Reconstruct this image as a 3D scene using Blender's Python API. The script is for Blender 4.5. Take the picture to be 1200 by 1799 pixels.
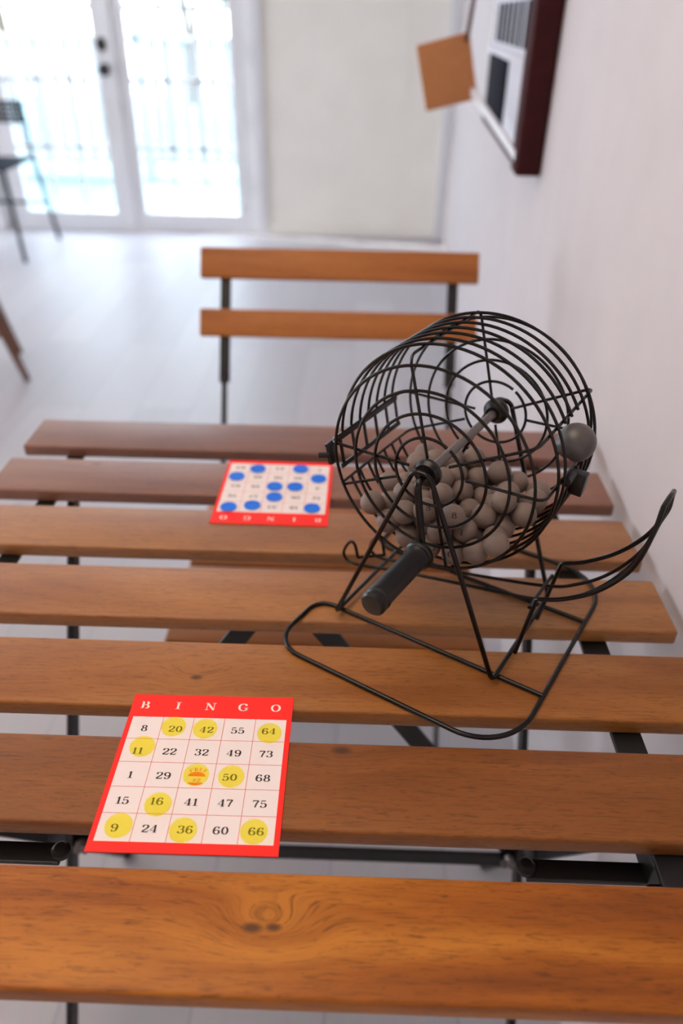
import bpy, bmesh, math, random
from mathutils import Vector, Matrix

for o in list(bpy.data.objects):
    bpy.data.objects.remove(o, do_unlink=True)
SC = bpy.context.scene
COL = SC.collection
MM = 0.001

# ------------------------------------------------------------------ camera
def V(*a): return Vector(a)
PITCH, ROLL, YAW = 0.5840, 0.0163, -0.0197
cp, sp, cy, sy = math.cos(PITCH), math.sin(PITCH), math.cos(YAW), math.sin(YAW)
fwd = V(sy * cp, cy * cp, -sp)
right0 = V(cy, -sy, 0.0)
up0 = right0.cross(fwd)
rgt = right0 * math.cos(ROLL) + up0 * math.sin(ROLL)
upv = up0 * math.cos(ROLL) - right0 * math.sin(ROLL)
cam = bpy.data.cameras.new('camera')
camo = bpy.data.objects.new('camera', cam)
COL.objects.link(camo)
Rm = Matrix((rgt, upv, -fwd)).transposed().to_4x4()
Rm.translation = V(22.70, -565.76, 471.37) * MM
camo.matrix_world = Rm
cam.sensor_fit = 'VERTICAL'
cam.sensor_height = 36.0
cam.sensor_width = 24.0
cam.lens = 36.0 * 1325.6 / 1799.0
cam.clip_start = 0.01
cam.clip_end = 100
cam.dof.use_dof = True
cam.dof.focus_distance = 0.575
cam.dof.aperture_fstop = 3.2
cam.dof.aperture_blades = 0
SC.camera = camo

# ------------------------------------------------------------------ world, sun, lamps, exposure
SC.view_settings.view_transform = 'Standard'
SC.view_settings.look = 'None'
SC.view_settings.gamma = 1.0
SC.view_settings.use_curve_mapping = False
SC.view_settings.exposure = 0.14

W = bpy.data.worlds.new('sky')
SC.world = W
W.use_nodes = True
bgn = W.node_tree.nodes['Background']
bgn.inputs[0].default_value = (0.80, 0.89, 1.0, 1)
bgn.inputs[1].default_value = 9.0

def lamp(name, kind, loc, target, energy, color, size=None, size_y=None):
    l = bpy.data.lights.new(name, kind)
    l.energy = energy
    l.color = color
    if kind == 'AREA':
        l.shape = 'RECTANGLE'
        l.size = size
        l.size_y = size_y or size
    if kind == 'SUN':
        l.angle = 0.02
    o = bpy.data.objects.new(name, l)
    COL.objects.link(o)
    o.location = Vector(loc) * MM
    o.rotation_euler = (Vector(target) - Vector(loc)).to_track_quat('-Z', 'Y').to_euler()
    return o

lamp('sun', 'SUN', (-4000, 5150, 2300), (-200, 4500, -720), 20.0, (1.0, 0.95, 0.88))
lamp('ceiling_lamp', 'AREA', (-700, -300, 1700), (-700, -300, -720), 21.0, (1.0, 0.80, 0.62), 1.2, 1.2)

# ------------------------------------------------------------------ helpers
def new_mat(name):
    m = bpy.data.materials.new(name)
    m.use_nodes = True
    nt = m.node_tree
    return m, nt, nt.nodes['Principled BSDF']

def s2l(c):
    return tuple((x / 12.92 if x <= 0.04045 else ((x + 0.055) / 1.055) ** 2.4) for x in (v / 255.0 for v in c)) + (1,)

def plain(name, rgb, rough=0.5, metal=0.0, spec=0.5, noise=0.0, nscale=200, bump=0.0):
    m, nt, b = new_mat(name)
    b.inputs['Roughness'].default_value = rough
    b.inputs['Metallic'].default_value = metal
    b.inputs['Specular IOR Level'].default_value = spec
    c = s2l(rgb)
    tc = nt.nodes.new('ShaderNodeTexCoord')
    n = nt.nodes.new('ShaderNodeTexNoise')
    n.inputs['Scale'].default_value = nscale
    n.inputs['Detail'].default_value = 4
    nt.links.new(tc.outputs['Object'], n.inputs['Vector'])
    r = nt.nodes.new('ShaderNodeValToRGB')
    r.color_ramp.elements[0].position = 0.3
    r.color_ramp.elements[1].position = 0.7
    r.color_ramp.elements[0].color = tuple(x * (1 - noise) for x in c[:3]) + (1,)
    r.color_ramp.elements[1].color = tuple(min(1, x * (1 + noise)) for x in c[:3]) + (1,)
    nt.links.new(n.outputs['Fac'], r.inputs['Fac'])
    nt.links.new(r.outputs['Color'], b.inputs['Base Color'])
    if bump:
        bp = nt.nodes.new('ShaderNodeBump')
        bp.inputs['Strength'].default_value = bump
        bp.inputs['Distance'].default_value = 0.001
        nt.links.new(n.outputs['Fac'], bp.inputs['Height'])
        nt.links.new(bp.outputs['Normal'], b.inputs['Normal'])
    return m

def wood(name, dark, mid, light, offset=0.0, knots=(), rough=0.5, grain=1.0, coat_ior=1.3):
    """Oiled wood, grain along local X, coordinates in metres."""
    m, nt, b = new_mat(name)
    L = nt.links
    N = lambda t: nt.nodes.new(t)
    tc = N('ShaderNodeTexCoord')
    add = N('ShaderNodeVectorMath'); add.operation = 'ADD'
    add.inputs[1].default_value = (offset * 1.37, offset * 0.73, offset * 0.31)
    L.new(tc.outputs['Object'], add.inputs[0])
    vec = add.outputs[0]
    # the grain bends round each knot
    kfac = None
    bend = None
    for (kx, ky, kr) in knots:
        sb = N('ShaderNodeVectorMath'); sb.operation = 'SUBTRACT'
        sb.inputs[1].default_value = (kx * MM, ky * MM, 0)
        L.new(tc.outputs['Object'], sb.inputs[0])
        mu = N('ShaderNodeVectorMath'); mu.operation = 'MULTIPLY'
        mu.inputs[1].default_value = (0.62, 1.25, 0.0)
        L.new(sb.outputs[0], mu.inputs[0])
        ln = N('ShaderNodeVectorMath'); ln.operation = 'LENGTH'
        L.new(mu.outputs[0], ln.inputs[0])
        mr = N('ShaderNodeMapRange'); mr.interpolation_type = 'SMOOTHSTEP'
        mr.inputs['From Min'].default_value = 0.0
        mr.inputs['From Max'].default_value = kr * MM
        mr.inputs['To Min'].default_value = 1.0
        mr.inputs['To Max'].default_value = 0.0
        L.new(ln.outputs['Value'], mr.inputs['Value'])
        mr2 = N('ShaderNodeMapRange'); mr2.interpolation_type = 'SMOOTHSTEP'
        mr2.inputs['From Max'].default_value = kr * 4.5 * MM
        mr2.inputs['To Min'].default_value = 0.012
        mr2.inputs['To Max'].default_value = 0.0
        L.new(ln.outputs['Value'], mr2.inputs['Value'])
        if kfac is None:
            kfac, bend = mr.outputs[0], mr2.outputs[0]
        else:
            a = N('ShaderNodeMath'); a.operation = 'MAXIMUM'
            L.new(kfac, a.inputs[0]); L.new(mr.outputs[0], a.inputs[1]); kfac = a.outputs[0]
            a = N('ShaderNodeMath'); a.operation = 'ADD'
            L.new(bend, a.inputs[0]); L.new(mr2.outputs[0], a.inputs[1]); bend = a.outputs[0]
    if bend is not None:
        cx = N('ShaderNodeCombineXYZ')
        L.new(bend, cx.inputs[1])
        ad = N('ShaderNodeVectorMath'); ad.operation = 'ADD'
        L.new(vec, ad.inputs[0]); L.new(cx.outputs[0], ad.inputs[1])
        vec = ad.outputs[0]
    def noise(sx, sy_, sz, detail, rgh=0.55, dist=0.0):
        mp = N('ShaderNodeMapping')
        mp.inputs['Scale'].default_value = (sx, sy_, sz)
        L.new(vec, mp.inputs['Vector'])
        n = N('ShaderNodeTexNoise')
        n.inputs['Scale'].default_value = 1.0
        n.inputs['Detail'].default_value = detail
        n.inputs['Roughness'].default_value = rgh
        n.inputs['Distortion'].default_value = dist
        L.new(mp.outputs[0], n.inputs['Vector'])
        return n.outputs['Fac']
    broad = noise(3.0, 26, 26, 3, 0.5, 0.6)
    fine = noise(38, 620, 620, 4, 0.65, 0.4)
    flake = noise(95, 640, 640, 2, 0.5, 0.8)
    ramp = N('ShaderNodeValToRGB')
    e = ramp.color_ramp.elements
    e[0].position, e[0].color = 0.28, s2l(dark)
    e[1].position, e[1].color = 0.74, s2l(light)
    k = e.new(0.5); k.color = s2l(mid)
    L.new(broad, ramp.inputs['Fac'])
    def over(col, fac, lo, hi, dcol, amount):
        r = N('ShaderNodeMapRange')
        r.inputs['From Min'].default_value = lo
        r.inputs['From Max'].default_value = hi
        r.inputs['To Min'].default_value = 0
        r.inputs['To Max'].default_value = amount
        L.new(fac, r.inputs['Value'])
        mx = N('ShaderNodeMix'); mx.data_type = 'RGBA'
        L.new(r.outputs[0], mx.inputs['Factor'])
        L.new(col, mx.inputs['A'])
        mx.inputs['B'].default_value = s2l(dcol)
        return mx.outputs['Result']
    dk = tuple(v * 0.62 for v in dark)
    col = over(ramp.outputs['Color'], fine, 0.52, 0.72, dk, 0.62 * grain)
    col = over(col, flake, 0.57, 0.74, dk, 0.55 * grain)
    if kfac is not None:
        col = over(col, kfac, 0.35, 0.9, (62, 36, 22), 0.85)
    L.new(col, b.inputs['Base Color'])
    b.inputs['Roughness'].default_value = rough
    b.inputs['Specular IOR Level'].default_value = 0.12
    b.inputs['Coat IOR'].default_value = coat_ior
    b.inputs['Coat Weight'].default_value = 1.0
    b.inputs['Coat Roughness'].default_value = 0.5
    bp = N('ShaderNodeBump')
    bp.inputs['Strength'].default_value = 0.10
    bp.inputs['Distance'].default_value = 0.0006
    L.new(fine, bp.inputs['Height'])
    L.new(bp.outputs['Normal'], b.inputs['Normal'])
    return m

def obj(name, bm, mats, parent=None, smooth=True, loc=None, rot=None):
    """One mesh object out of a bmesh whose coordinates are millimetres."""
    for v in bm.verts: v.co *= MM
    bmesh.ops.recalc_face_normals(bm, faces=bm.faces)
    me = bpy.data.meshes.new(name)
    bm.to_mesh(me)
    bm.free()
    if not isinstance(mats, (list, tuple)): mats = [mats]
    for m in mats: me.materials.append(m)
    o = bpy.data.objects.new(name, me)
    COL.objects.link(o)
    if loc is not None: o.location = Vector(loc) * MM
    if rot is not None: o.rotation_euler = rot
    if parent is not None: o.parent = parent
    if smooth:
        for p in me.polygons: p.use_smooth = True
        try:
            me.set_sharp_from_angle(angle=math.radians(38))
        except Exception:
            pass
    return o

def thing(name, label, cat, loc=(0, 0, 0), rotz=0.0, group=None):
    o = bpy.data.objects.new(name, None)
    o.empty_display_size = 0.02
    COL.objects.link(o)
    o.location = Vector(loc) * MM
    o.rotation_euler = (0, 0, rotz)
    tag(o, label, cat, group)
    return o

def tag(o, label, cat, group=None):
    o['label'] = label
    o['category'] = cat
    if group: o['group'] = group
    return o

def struct(name, bm, mat, parent=None, **k):
    o = obj(name, bm, mat, parent, **k)
    if parent is None: o['kind'] = 'structure'
    return o

def BM(): return bmesh.new()

def box(bm, x0, x1, y0, y1, z0, z1, bev=0.0, seg=2, mat=0, M=None):
    r = bmesh.ops.create_cube(bm, size=1.0)
    vs = r['verts']
    for v in vs:
        v.co = V((x0 + x1) / 2 + v.co.x * (x1 - x0), (y0 + y1) / 2 + v.co.y * (y1 - y0), (z0 + z1) / 2 + v.co.z * (z1 - z0))
    fs = set(f for v in vs for f in v.link_faces)
    for f in fs: f.material_index = mat
    if bev > 0:
        es = set(e for v in vs for e in v.link_edges)
        rb = bmesh.ops.bevel(bm, geom=list(es), offset=bev, segments=seg, profile=0.5, affect='EDGES')
        for f in rb['faces']: f.material_index = mat
        vs = list(set(v for f in rb['faces'] for v in f.verts) | set(v for v in vs if v.is_valid))
    if M is not None:
        for v in vs: v.co = M @ v.co
    return vs

def bar(bm, p, q, w, t, wdir=(1, 0, 0), bev=0.8, mat=0):
    """Flat bar from p to q, width w along wdir, thickness t."""
    p, q = Vector(p), Vector(q)
    d = (q - p)
    L = d.length
    d.normalize()
    wd = Vector(wdir)
    wd = (wd - d * wd.dot(d)).normalized()
    td = d.cross(wd)
    M = Matrix((wd, td, d)).transposed().to_4x4()
    M.translation = p
    return box(bm, -w / 2, w / 2, -t / 2, t / 2, 0, L, bev=bev, seg=2, mat=mat, M=M)

def fillet(pts, rad, n=6, closed=False):
    pts = [Vector(p) for p in pts]
    out = []
    N = len(pts)
    for i in range(N):
        if not closed and i in (0, N - 1):
            out.append(pts[i]); continue
        a, b, c = pts[i - 1], pts[i], pts[(i + 1) % N]
        r = rad[i] if isinstance(rad, (list, tuple)) else rad
        u, w = (a - b), (c - b)
        lu, lw = u.length, w.length
        u.normalize(); w.normalize()
        ang = u.angle(w)
        if r <= 0 or ang > math.radians(176):
            out.append(b); continue
        t = min(r / math.tan(ang / 2), lu * 0.49, lw * 0.49)
        rr = t * math.tan(ang / 2)
        cen = b + (u + w).normalized() * (rr / math.sin(ang / 2))
        s, e = b + u * t - cen, b + w * t - cen
        tot = s.angle(e)
        ax = s.cross(e)
        if ax.length < 1e-9:
            out.append(b); continue
        ax.normalize()
        for k in range(n + 1):
            out.append(cen + Matrix.Rotation(tot * k / n, 3, ax) @ s)
    return out

def smooth_path(pts, n=8):
    """Catmull-Rom through the points."""
    P = [Vector(p) for p in pts]
    P = [P[0] * 2 - P[1]] + P + [P[-1] * 2 - P[-2]]
    out = []
    for i in range(1, len(P) - 2):
        for k in range(n):
            t = k / n
            out.append(0.5 * ((2 * P[i]) + (P[i + 1] - P[i - 1]) * t + (2 * P[i - 1] - 5 * P[i] + 4 * P[i + 1] - P[i + 2]) * t * t + (3 * P[i] - P[i - 1] - 3 * P[i + 1] + P[i + 2]) * t ** 3))
    out.append(P[-2])
    return out

def tube(bm, pts, r, n=10, closed=False, mat=0):
    pts = [Vector(p) for p in pts]
    cl = [pts[0]]
    for p in pts[1:]:
        if (p - cl[-1]).length > 1e-4: cl.append(p)
    if closed and (cl[0] - cl[-1]).length < 1e-4: cl.pop()
    pts = cl
    N = len(pts)
    tang = []
    for i in range(N):
        if closed: t = pts[(i + 1) % N] - pts[i - 1]
        else: t = pts[min(i + 1, N - 1)] - pts[max(i - 1, 0)]
        tang.append(t.normalized())
    ref = V(0, 0, 1) if abs(tang[0].z) < 0.9 else V(1, 0, 0)
    nrm = (ref - tang[0] * ref.dot(tang[0])).normalized()
    rings = []
    for i in range(N):
        nrm = (nrm - tang[i] * nrm.dot(tang[i])).normalized()
        bi = tang[i].cross(nrm)
        rr = r[i] if isinstance(r, (list, tuple)) else r
        rings.append([bm.verts.new(pts[i] + nrm * (rr * math.cos(2 * math.pi * k / n)) + bi * (rr * math.sin(2 * math.pi * k / n))) for k in range(n)])
    def strip(A, B, off=0):
        for k in range(n):
            f = bm.faces.new((A[k], A[(k + 1) % n], B[(k + 1 + off) % n], B[(k + off) % n]))
            f.material_index = mat
    for i in range(N - 1): strip(rings[i], rings[i + 1])
    if closed:
        best = min(range(n), key=lambda o: (rings[-1][0].co - rings[0][o].co).length)
        strip(rings[-1], rings[0], best)
    else:
        for rg, cpt in ((rings[0], pts[0] - tang[0] * 0.25 * (r[0] if isinstance(r, (list, tuple)) else r)), (rings[-1], pts[-1] + tang[-1] * 0.25 * (r[-1] if isinstance(r, (list, tuple)) else r))):
            c = bm.verts.new(cpt)
            for k in range(n):
                f = bm.faces.new((rg[k], rg[(k + 1) % n], c)); f.material_index = mat
    return bm

def lathe(bm, prof, n=32, M=None, mat=0):
    """Revolve (radius, z) profile round Z."""
    rows = []
    for (r, z) in prof:
        if r < 1e-6:
            rows.append([bm.verts.new(V(0, 0, z))])
        else:
            rows.append([bm.verts.new(V(r * math.cos(2 * math.pi * k / n), r * math.sin(2 * math.pi * k / n), z)) for k in range(n)])
    for A, B in zip(rows, rows[1:]):
        for k in range(n):
            if len(A) == 1 and len(B) == 1: continue
            if len(A) == 1: f = bm.faces.new((A[0], B[k], B[(k + 1) % n]))
            elif len(B) == 1: f = bm.faces.new((A[k], A[(k + 1) % n], B[0]))
            else: f = bm.faces.new((A[k], A[(k + 1) % n], B[(k + 1) % n], B[k]))
            f.material_index = mat
    if M is not None:
        for row in rows:
            for v in row: v.co = M @ v.co
    return bm

def frame_to(p, axis):
    """Matrix that puts local Z along axis at p."""
    M = Vector(axis).to_track_quat('Z', 'Y').to_matrix().to_4x4()
    M.translation = Vector(p)
    return M

def copy_tree(o, parent=None):
    c = o.copy()
    COL.objects.link(c)
    if parent is not None: c.parent = parent
    for ch in list(o.children): copy_tree(ch, c)
    return c

def poly(bm, pts, z, mat=0):
    vs = [bm.verts.new(V(x, y, z)) for x, y in pts]
    f = bm.faces.new(vs)
    f.material_index = mat
    f.normal_update()
    if f.normal.z < 0: f.normal_flip()
    return f
# ------------------------------------------------------------------ serif lettering drawn as strokes
def _ell(cx, cy, rx, ry, a0=0, a1=360, n=26):
    return [(cx + rx * math.cos(math.radians(a0 + (a1 - a0) * i / n)), cy + ry * math.sin(math.radians(a0 + (a1 - a0) * i / n))) for i in range(n + 1)]
def _cr(pts, n=7):
    return [(p.x, p.y) for p in smooth_path([(x, y, 0) for x, y in pts], n)]
TK, TN = 0.185, 0.06
# glyph = (advance, [(points, pen)]) pen: None = width follows direction, number = fixed
GL = {
 '0': (0.74, [(_ell(.37, .5, .25, .46), None)]),
 '1': (0.56, [([(.30, .0), (.30, 1.0)], TK), ([(.08, .80), (.20, .86), (.30, .96)], TN), ([(.06, .03), (.54, .03)], TN)]),
 '2': (0.72, [(_cr([(.10, .70), (.16, .90), (.34, .97), (.54, .90), (.58, .70), (.46, .50), (.24, .28), (.09, .08)]), None), ([(.08, .07), (.62, .07)], .14), ([(.62, .06), (.65, .28)], TN), ([(.08, .72), (.17, .72)], .10)]),
 '3': (0.72, [(_cr([(.11, .78), (.20, .93), (.36, .97), (.54, .88), (.55, .66), (.42, .54), (.27, .53)]), None), (_cr([(.27, .53), (.48, .50), (.60, .30), (.52, .10), (.33, .02), (.16, .08), (.09, .22)]), None), ([(.09, .23), (.19, .23)], .11), ([(.11, .77), (.2, .77)], .09)]),
 '4': (0.76, [([(.48, .98), (.06, .30)], TN), ([(.04, .28), (.70, .28)], TN), ([(.49, .0), (.49, 1.0)], TK), ([(.30, .03), (.68, .03)], TN)]),
 '5': (0.72, [([(.16, .93), (.56, .93)], .13), ([(.15, .93), (.13, .50)], TN), (_cr([(.13, .50), (.28, .60), (.48, .56), (.60, .36), (.54, .12), (.36, .02), (.18, .06), (.09, .20)]), None), ([(.09, .21), (.19, .21)], .11)]),
 '6': (0.74, [(_cr([(.58, .80), (.52, .94), (.37, .97), (.20, .84), (.12, .55), (.14, .22), (.36, .02), (.58, .14), (.61, .34), (.52, .52), (.36, .57), (.18, .46)]), None), ([(.50, .80), (.61, .80)], .10)]),
 '7': (0.70, [([(.08, .92), (.62, .92)], .14), ([(.61, .92), (.42, .52), (.30, .0)], .15), ([(.09, .98), (.07, .74)], TN)]),
 '8': (0.74, [(_ell(.37, .755, .20, .215), None), (_ell(.37, .275, .245, .25), None)]),
 'B': (0.90, [([(.22, .0), (.22, 1.0)], TK), ([(.04, .03), (.46, .03)], TN), ([(.04, .97), (.46, .97)], TN), (_cr([(.30, .97), (.52, .96), (.64, .84), (.62, .63), (.46, .53), (.28, .52)]), None), (_cr([(.40, .52), (.62, .46), (.72, .27), (.62, .07), (.42, .03), (.28, .03)]), None)]),
 'I': (0.50, [([(.25, .0), (.25, 1.0)], TK), ([(.04, .03), (.46, .03)], TN), ([(.04, .97), (.46, .97)], TN)]),
 'N': (1.0, [([(.18, .0), (.18, .97)], TN), ([(.18, .98), (.78, .02)], TK), ([(.80, .0), (.80, 1.0)], TN), ([(.04, .03), (.34, .03)], TN), ([(.04, .97), (.26, .97)], TN), ([(.66, .97), (.96, .97)], TN)]),
 'G': (0.95, [(_cr([(.76, .74), (.64, .93), (.46, .98), (.22, .84), (.13, .5), (.22, .16), (.46, .02), (.64, .05), (.76, .16)]), None), ([(.75, .04), (.75, .42)], TK), ([(.56, .42), (.92, .42)], TN), ([(.78, .70), (.78, .97)], TN)]),
 'O': (0.95, [(_ell(.47, .5, .34, .46), None)]),
 'F': (0.80, [([(.22, .0), (.22, 1.0)], TK), ([(.04, .03), (.44, .03)], TN), ([(.04, .97), (.70, .97)], TN), ([(.22, .52), (.52, .52)], TN), ([(.70, .97), (.70, .74)], TN)]),
 'R': (0.90, [([(.22, .0), (.22, 1.0)], TK), ([(.04, .03), (.42, .03)], TN), ([(.04, .97), (.46, .97)], TN), (_cr([(.30, .97), (.54, .95), (.66, .80), (.58, .58), (.30, .50)]), None), ([(.46, .50), (.74, .04)], .16), ([(.66, .03), (.86, .03)], TN)]),
 'E': (0.82, [([(.22, .0), (.22, 1.0)], TK), ([(.04, .03), (.70, .03)], TN), ([(.04, .97), (.68, .97)], TN), ([(.22, .52), (.52, .52)], TN), ([(.70, .03), (.72, .26)], TN), ([(.68, .97), (.68, .76)], TN)]),
 '#': (0.80, [([(.26, .05), (.36, .95)], .08), ([(.50, .05), (.60, .95)], .08), ([(.10, .34), (.70, .34)], .08), ([(.12, .66), (.74, .66)], .08)]),
}
GL['9'] = (0.74, [([(.74 - x, 1 - y) for x, y in P], w) for P, w in GL['6'][1]])

def write(bm, text, cx, cy_, h, sx, z, mat, gap=0.04, ca=1.0, sa=0.0):
    """Letters as flat polygons lying in the XY plane, centred on cx, cy_ (mm)."""
    tot = sum(GL[c][0] + gap for c in text) - gap
    x = -tot / 2
    for ch in text:
        adv, strokes = GL[ch]
        for pts, pen in strokes:
            n = len(pts)
            Lf, Rt = [], []
            closed = n > 8 and abs(pts[0][0] - pts[-1][0]) < 1e-6 and abs(pts[0][1] - pts[-1][1]) < 1e-6
            for i in range(n):
                if closed:
                    a, b = pts[(i - 1) % (n - 1)], pts[(i + 1) % (n - 1)]
                else:
                    a, b = pts[max(i - 1, 0)], pts[min(i + 1, n - 1)]
                dx, dy = b[0] - a[0], b[1] - a[1]
                l = math.hypot(dx, dy) or 1
                dx, dy = dx / l, dy / l
                w = pen if pen is not None else TN + (TK - TN) * abs(dy) ** 1.3
                px, py = pts[i]
                Lf.append((px - dy * w / 2, py + dx * w / 2))
                Rt.append((px + dy * w / 2, py - dx * w / 2))
            def tr(p):
                X, Y = (p[0] + x) * sx, (p[1] - 0.5) * h
                return bm.verts.new(V(cx + X * ca - Y * sa, cy_ + X * sa + Y * ca, z))
            lv = [tr(p) for p in Lf]
            rv = [tr(p) for p in Rt]
            for i in range(n - 1):
                f = bm.faces.new((lv[i], rv[i], rv[i + 1], lv[i + 1]))
                f.material_index = mat
        x += adv + gap

# ------------------------------------------------------------------ materials
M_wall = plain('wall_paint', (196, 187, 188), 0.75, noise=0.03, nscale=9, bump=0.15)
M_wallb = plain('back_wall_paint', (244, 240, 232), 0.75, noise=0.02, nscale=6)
M_ceil = plain('ceiling_paint', (214, 206, 198), 0.8, noise=0.01)
M_trim = plain('white_gloss_paint', (226, 226, 230), 0.4, noise=0.01)
M_black = plain('black_powder_coat', (10, 8, 9), 0.34, spec=0.4, noise=0.25, nscale=500, bump=0.03)
M_blackm = plain('black_flat_steel', (14, 14, 17), 0.42, spec=0.4, noise=0.2, nscale=300)
M_wire = plain('black_enamelled_wire', (9, 6, 6), 0.26, spec=0.35, noise=0.2, nscale=700)
M_grip = plain('black_plastic_grip', (16, 13, 13), 0.36, spec=0.4, noise=0.15, nscale=900, bump=0.05)
M_shaft = plain('grey_steel_shaft', (112, 104, 102), 0.38, metal=0.55, noise=0.1, nscale=400)
M_cap = plain('dark_grey_plastic', (74, 69, 69), 0.40, spec=0.5, noise=0.06, nscale=300)
M_ball = plain('grey_bingo_ball', (126, 109, 101), 0.55, spec=0.4, noise=0.05, nscale=120)
M_red = plain('red_card_print', (252, 40, 30), 0.5, spec=0.3, noise=0.01)
M_grid = plain('pale_card_print', (236, 224, 224), 0.5, spec=0.3, noise=0.005)
M_line = plain('thin_red_rule', (216, 104, 112), 0.5, spec=0.3)
M_ink = plain('black_ink', (52, 42, 48), 0.55, spec=0.3)
M_white = plain('white_ink', (255, 232, 226), 0.5, spec=0.3)
M_orange = plain('orange_ink', (240, 84, 34), 0.5, spec=0.3)
M_blue = plain('blue_plastic', (0, 112, 236), 0.35, spec=0.5, noise=0.03)
M_dbrown = plain('dark_brown_stain', (60, 26, 29), 0.75, spec=0.12, noise=0.15, nscale=40)
M_tan = plain('tan_board', (186, 122, 74), 0.7, noise=0.06, nscale=60)
M_strap = plain('dark_brown_strap', (84, 46, 38), 0.6, noise=0.1)
M_frost = plain('pale_back_panel', (206, 204, 214), 0.5, noise=0.03, nscale=20)
M_slate = plain('blue_black_metal', (10, 24, 38), 0.7, spec=0.12, noise=0.1)
M_dslate = plain('dark_slate_paint', (26, 24, 36), 0.85, spec=0.08, noise=0.1)
M_deck = plain('sun_shade_deck', (98, 122, 132), 0.8, noise=0.45, nscale=0.9)  # broad patches put sun and shade into the deck's colour
M_fence = plain('pale_grey_railing_paint', (150, 155, 160), 0.6, noise=0.02)
M_leaf = plain('leaf_green', (52, 72, 58), 0.7, noise=0.5, nscale=14)
M_bark = plain('bark', (96, 80, 68), 0.8, noise=0.3, nscale=30)
M_stool = wood('stool_wood', (96, 62, 46), (112, 74, 54), (130, 90, 66), 3.3)
M_chairw = wood('chair_slat_wood', (142, 80, 34), (166, 100, 46), (182, 114, 56), 7.7, grain=0.5)

def chip_material():
    m, nt, b = new_mat('clear_yellow_plastic')
    out = nt.nodes['Material Output']
    tr = nt.nodes.new('ShaderNodeBsdfTransparent')
    tr.inputs[0].default_value = (0.998, 0.985, 0.62, 1)
    b.inputs['Base Color'].default_value = (1.0, 0.90, 0.10, 1)
    b.inputs['Roughness'].default_value = 0.12
    mx = nt.nodes.new('ShaderNodeMixShader')
    mx.inputs[0].default_value = 0.10
    nt.links.new(tr.outputs[0], mx.inputs[1])
    nt.links.new(b.outputs[0], mx.inputs[2])
    nt.links.new(mx.outputs[0], out.inputs['Surface'])
    return m
M_yellow = chip_material()

def glass_material():
    m, nt, b = new_mat('window_glass')
    out = nt.nodes['Material Output']
    tr = nt.nodes.new('ShaderNodeBsdfTransparent')
    tr.inputs[0].default_value = (0.93, 0.97, 0.98, 1)
    gl = nt.nodes.new('ShaderNodeBsdfGlossy')
    gl.inputs['Roughness'].default_value = 0.02
    mx = nt.nodes.new('ShaderNodeMixShader')
    mx.inputs[0].default_value = 0.05
    nt.links.new(tr.outputs[0], mx.inputs[1])
    nt.links.new(gl.outputs[0], mx.inputs[2])
    nt.links.new(mx.outputs[0], out.inputs['Surface'])
    return m
M_glass = glass_material()

def floor_material():
    m, nt, b = new_mat('pale_plank_floor')
    L = nt.links
    tc = nt.nodes.new('ShaderNodeTexCoord')
    mp = nt.nodes.new('ShaderNodeMapping')
    mp.inputs['Rotation'].default_value = (0, 0, math.radians(90))
    L.new(tc.outputs['Object'], mp.inputs['Vector'])
    br = nt.nodes.new('ShaderNodeTexBrick')
    br.inputs['Color1'].default_value = s2l((194, 190, 195))
    br.inputs['Color2'].default_value = s2l((184, 180, 186))
    br.inputs['Mortar'].default_value = s2l((168, 168, 176))
    br.inputs['Scale'].default_value = 1.0
    br.inputs['Mortar Size'].default_value = 0.002
    br.inputs['Brick Width'].default_value = 1.25
    br.inputs['Row Height'].default_value = 0.19
    L.new(mp.outputs[0], br.inputs['Vector'])
    n = nt.nodes.new('ShaderNodeTexNoise')
    mp2 = nt.nodes.new('ShaderNodeMapping')
    mp2.inputs['Scale'].default_value = (60, 4, 60)
    L.new(tc.outputs['Object'], mp2.inputs['Vector'])
    L.new(mp2.outputs[0], n.inputs['Vector'])
    n.inputs['Scale'].default_value = 1
    n.inputs['Detail'].default_value = 4
    mx = nt.nodes.new('ShaderNodeMix'); mx.data_type = 'RGBA'; mx.blend_type = 'MULTIPLY'
    mx.inputs['Factor'].default_value = 0.12
    L.new(br.outputs['Color'], mx.inputs['A'])
    L.new(n.outputs['Color'], mx.inputs['B'])
    L.new(mx.outputs['Result'], b.inputs['Base Color'])
    b.inputs['Roughness'].default_value = 0.42
    return m
M_floor = floor_material()

# ------------------------------------------------------------------ room shell
FZ, CZ, BY = -720.0, 1750.0, 4450.0
LX = -5500.0
WX0, WY0, WSL = 337.0, 163.0, (534.0 - 337.0) / (4250.0 - 163.0)
def wx(y): return WX0 + max(0.0, y - WY0) * WSL

bm = BM(); box(bm, LX - 100, 700, -2600, BY + 100, FZ - 60, FZ)
struct('floor', bm, M_floor, smooth=False)
bm = BM(); box(bm, LX - 100, 700, -2600, BY + 100, CZ, CZ + 60)
struct('ceiling', bm, M_ceil, smooth=False)
# right wall: bends by a few degrees at a vertical crease beside the table
bm = BM()
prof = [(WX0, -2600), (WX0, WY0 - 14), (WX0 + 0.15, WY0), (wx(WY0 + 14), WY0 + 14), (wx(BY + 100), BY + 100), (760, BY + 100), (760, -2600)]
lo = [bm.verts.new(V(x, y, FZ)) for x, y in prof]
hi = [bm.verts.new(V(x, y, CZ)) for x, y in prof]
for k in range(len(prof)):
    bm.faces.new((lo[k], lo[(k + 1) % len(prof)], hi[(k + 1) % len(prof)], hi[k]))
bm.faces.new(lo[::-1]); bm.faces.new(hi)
struct('wall_right', bm, M_wall, smooth=False)
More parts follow.
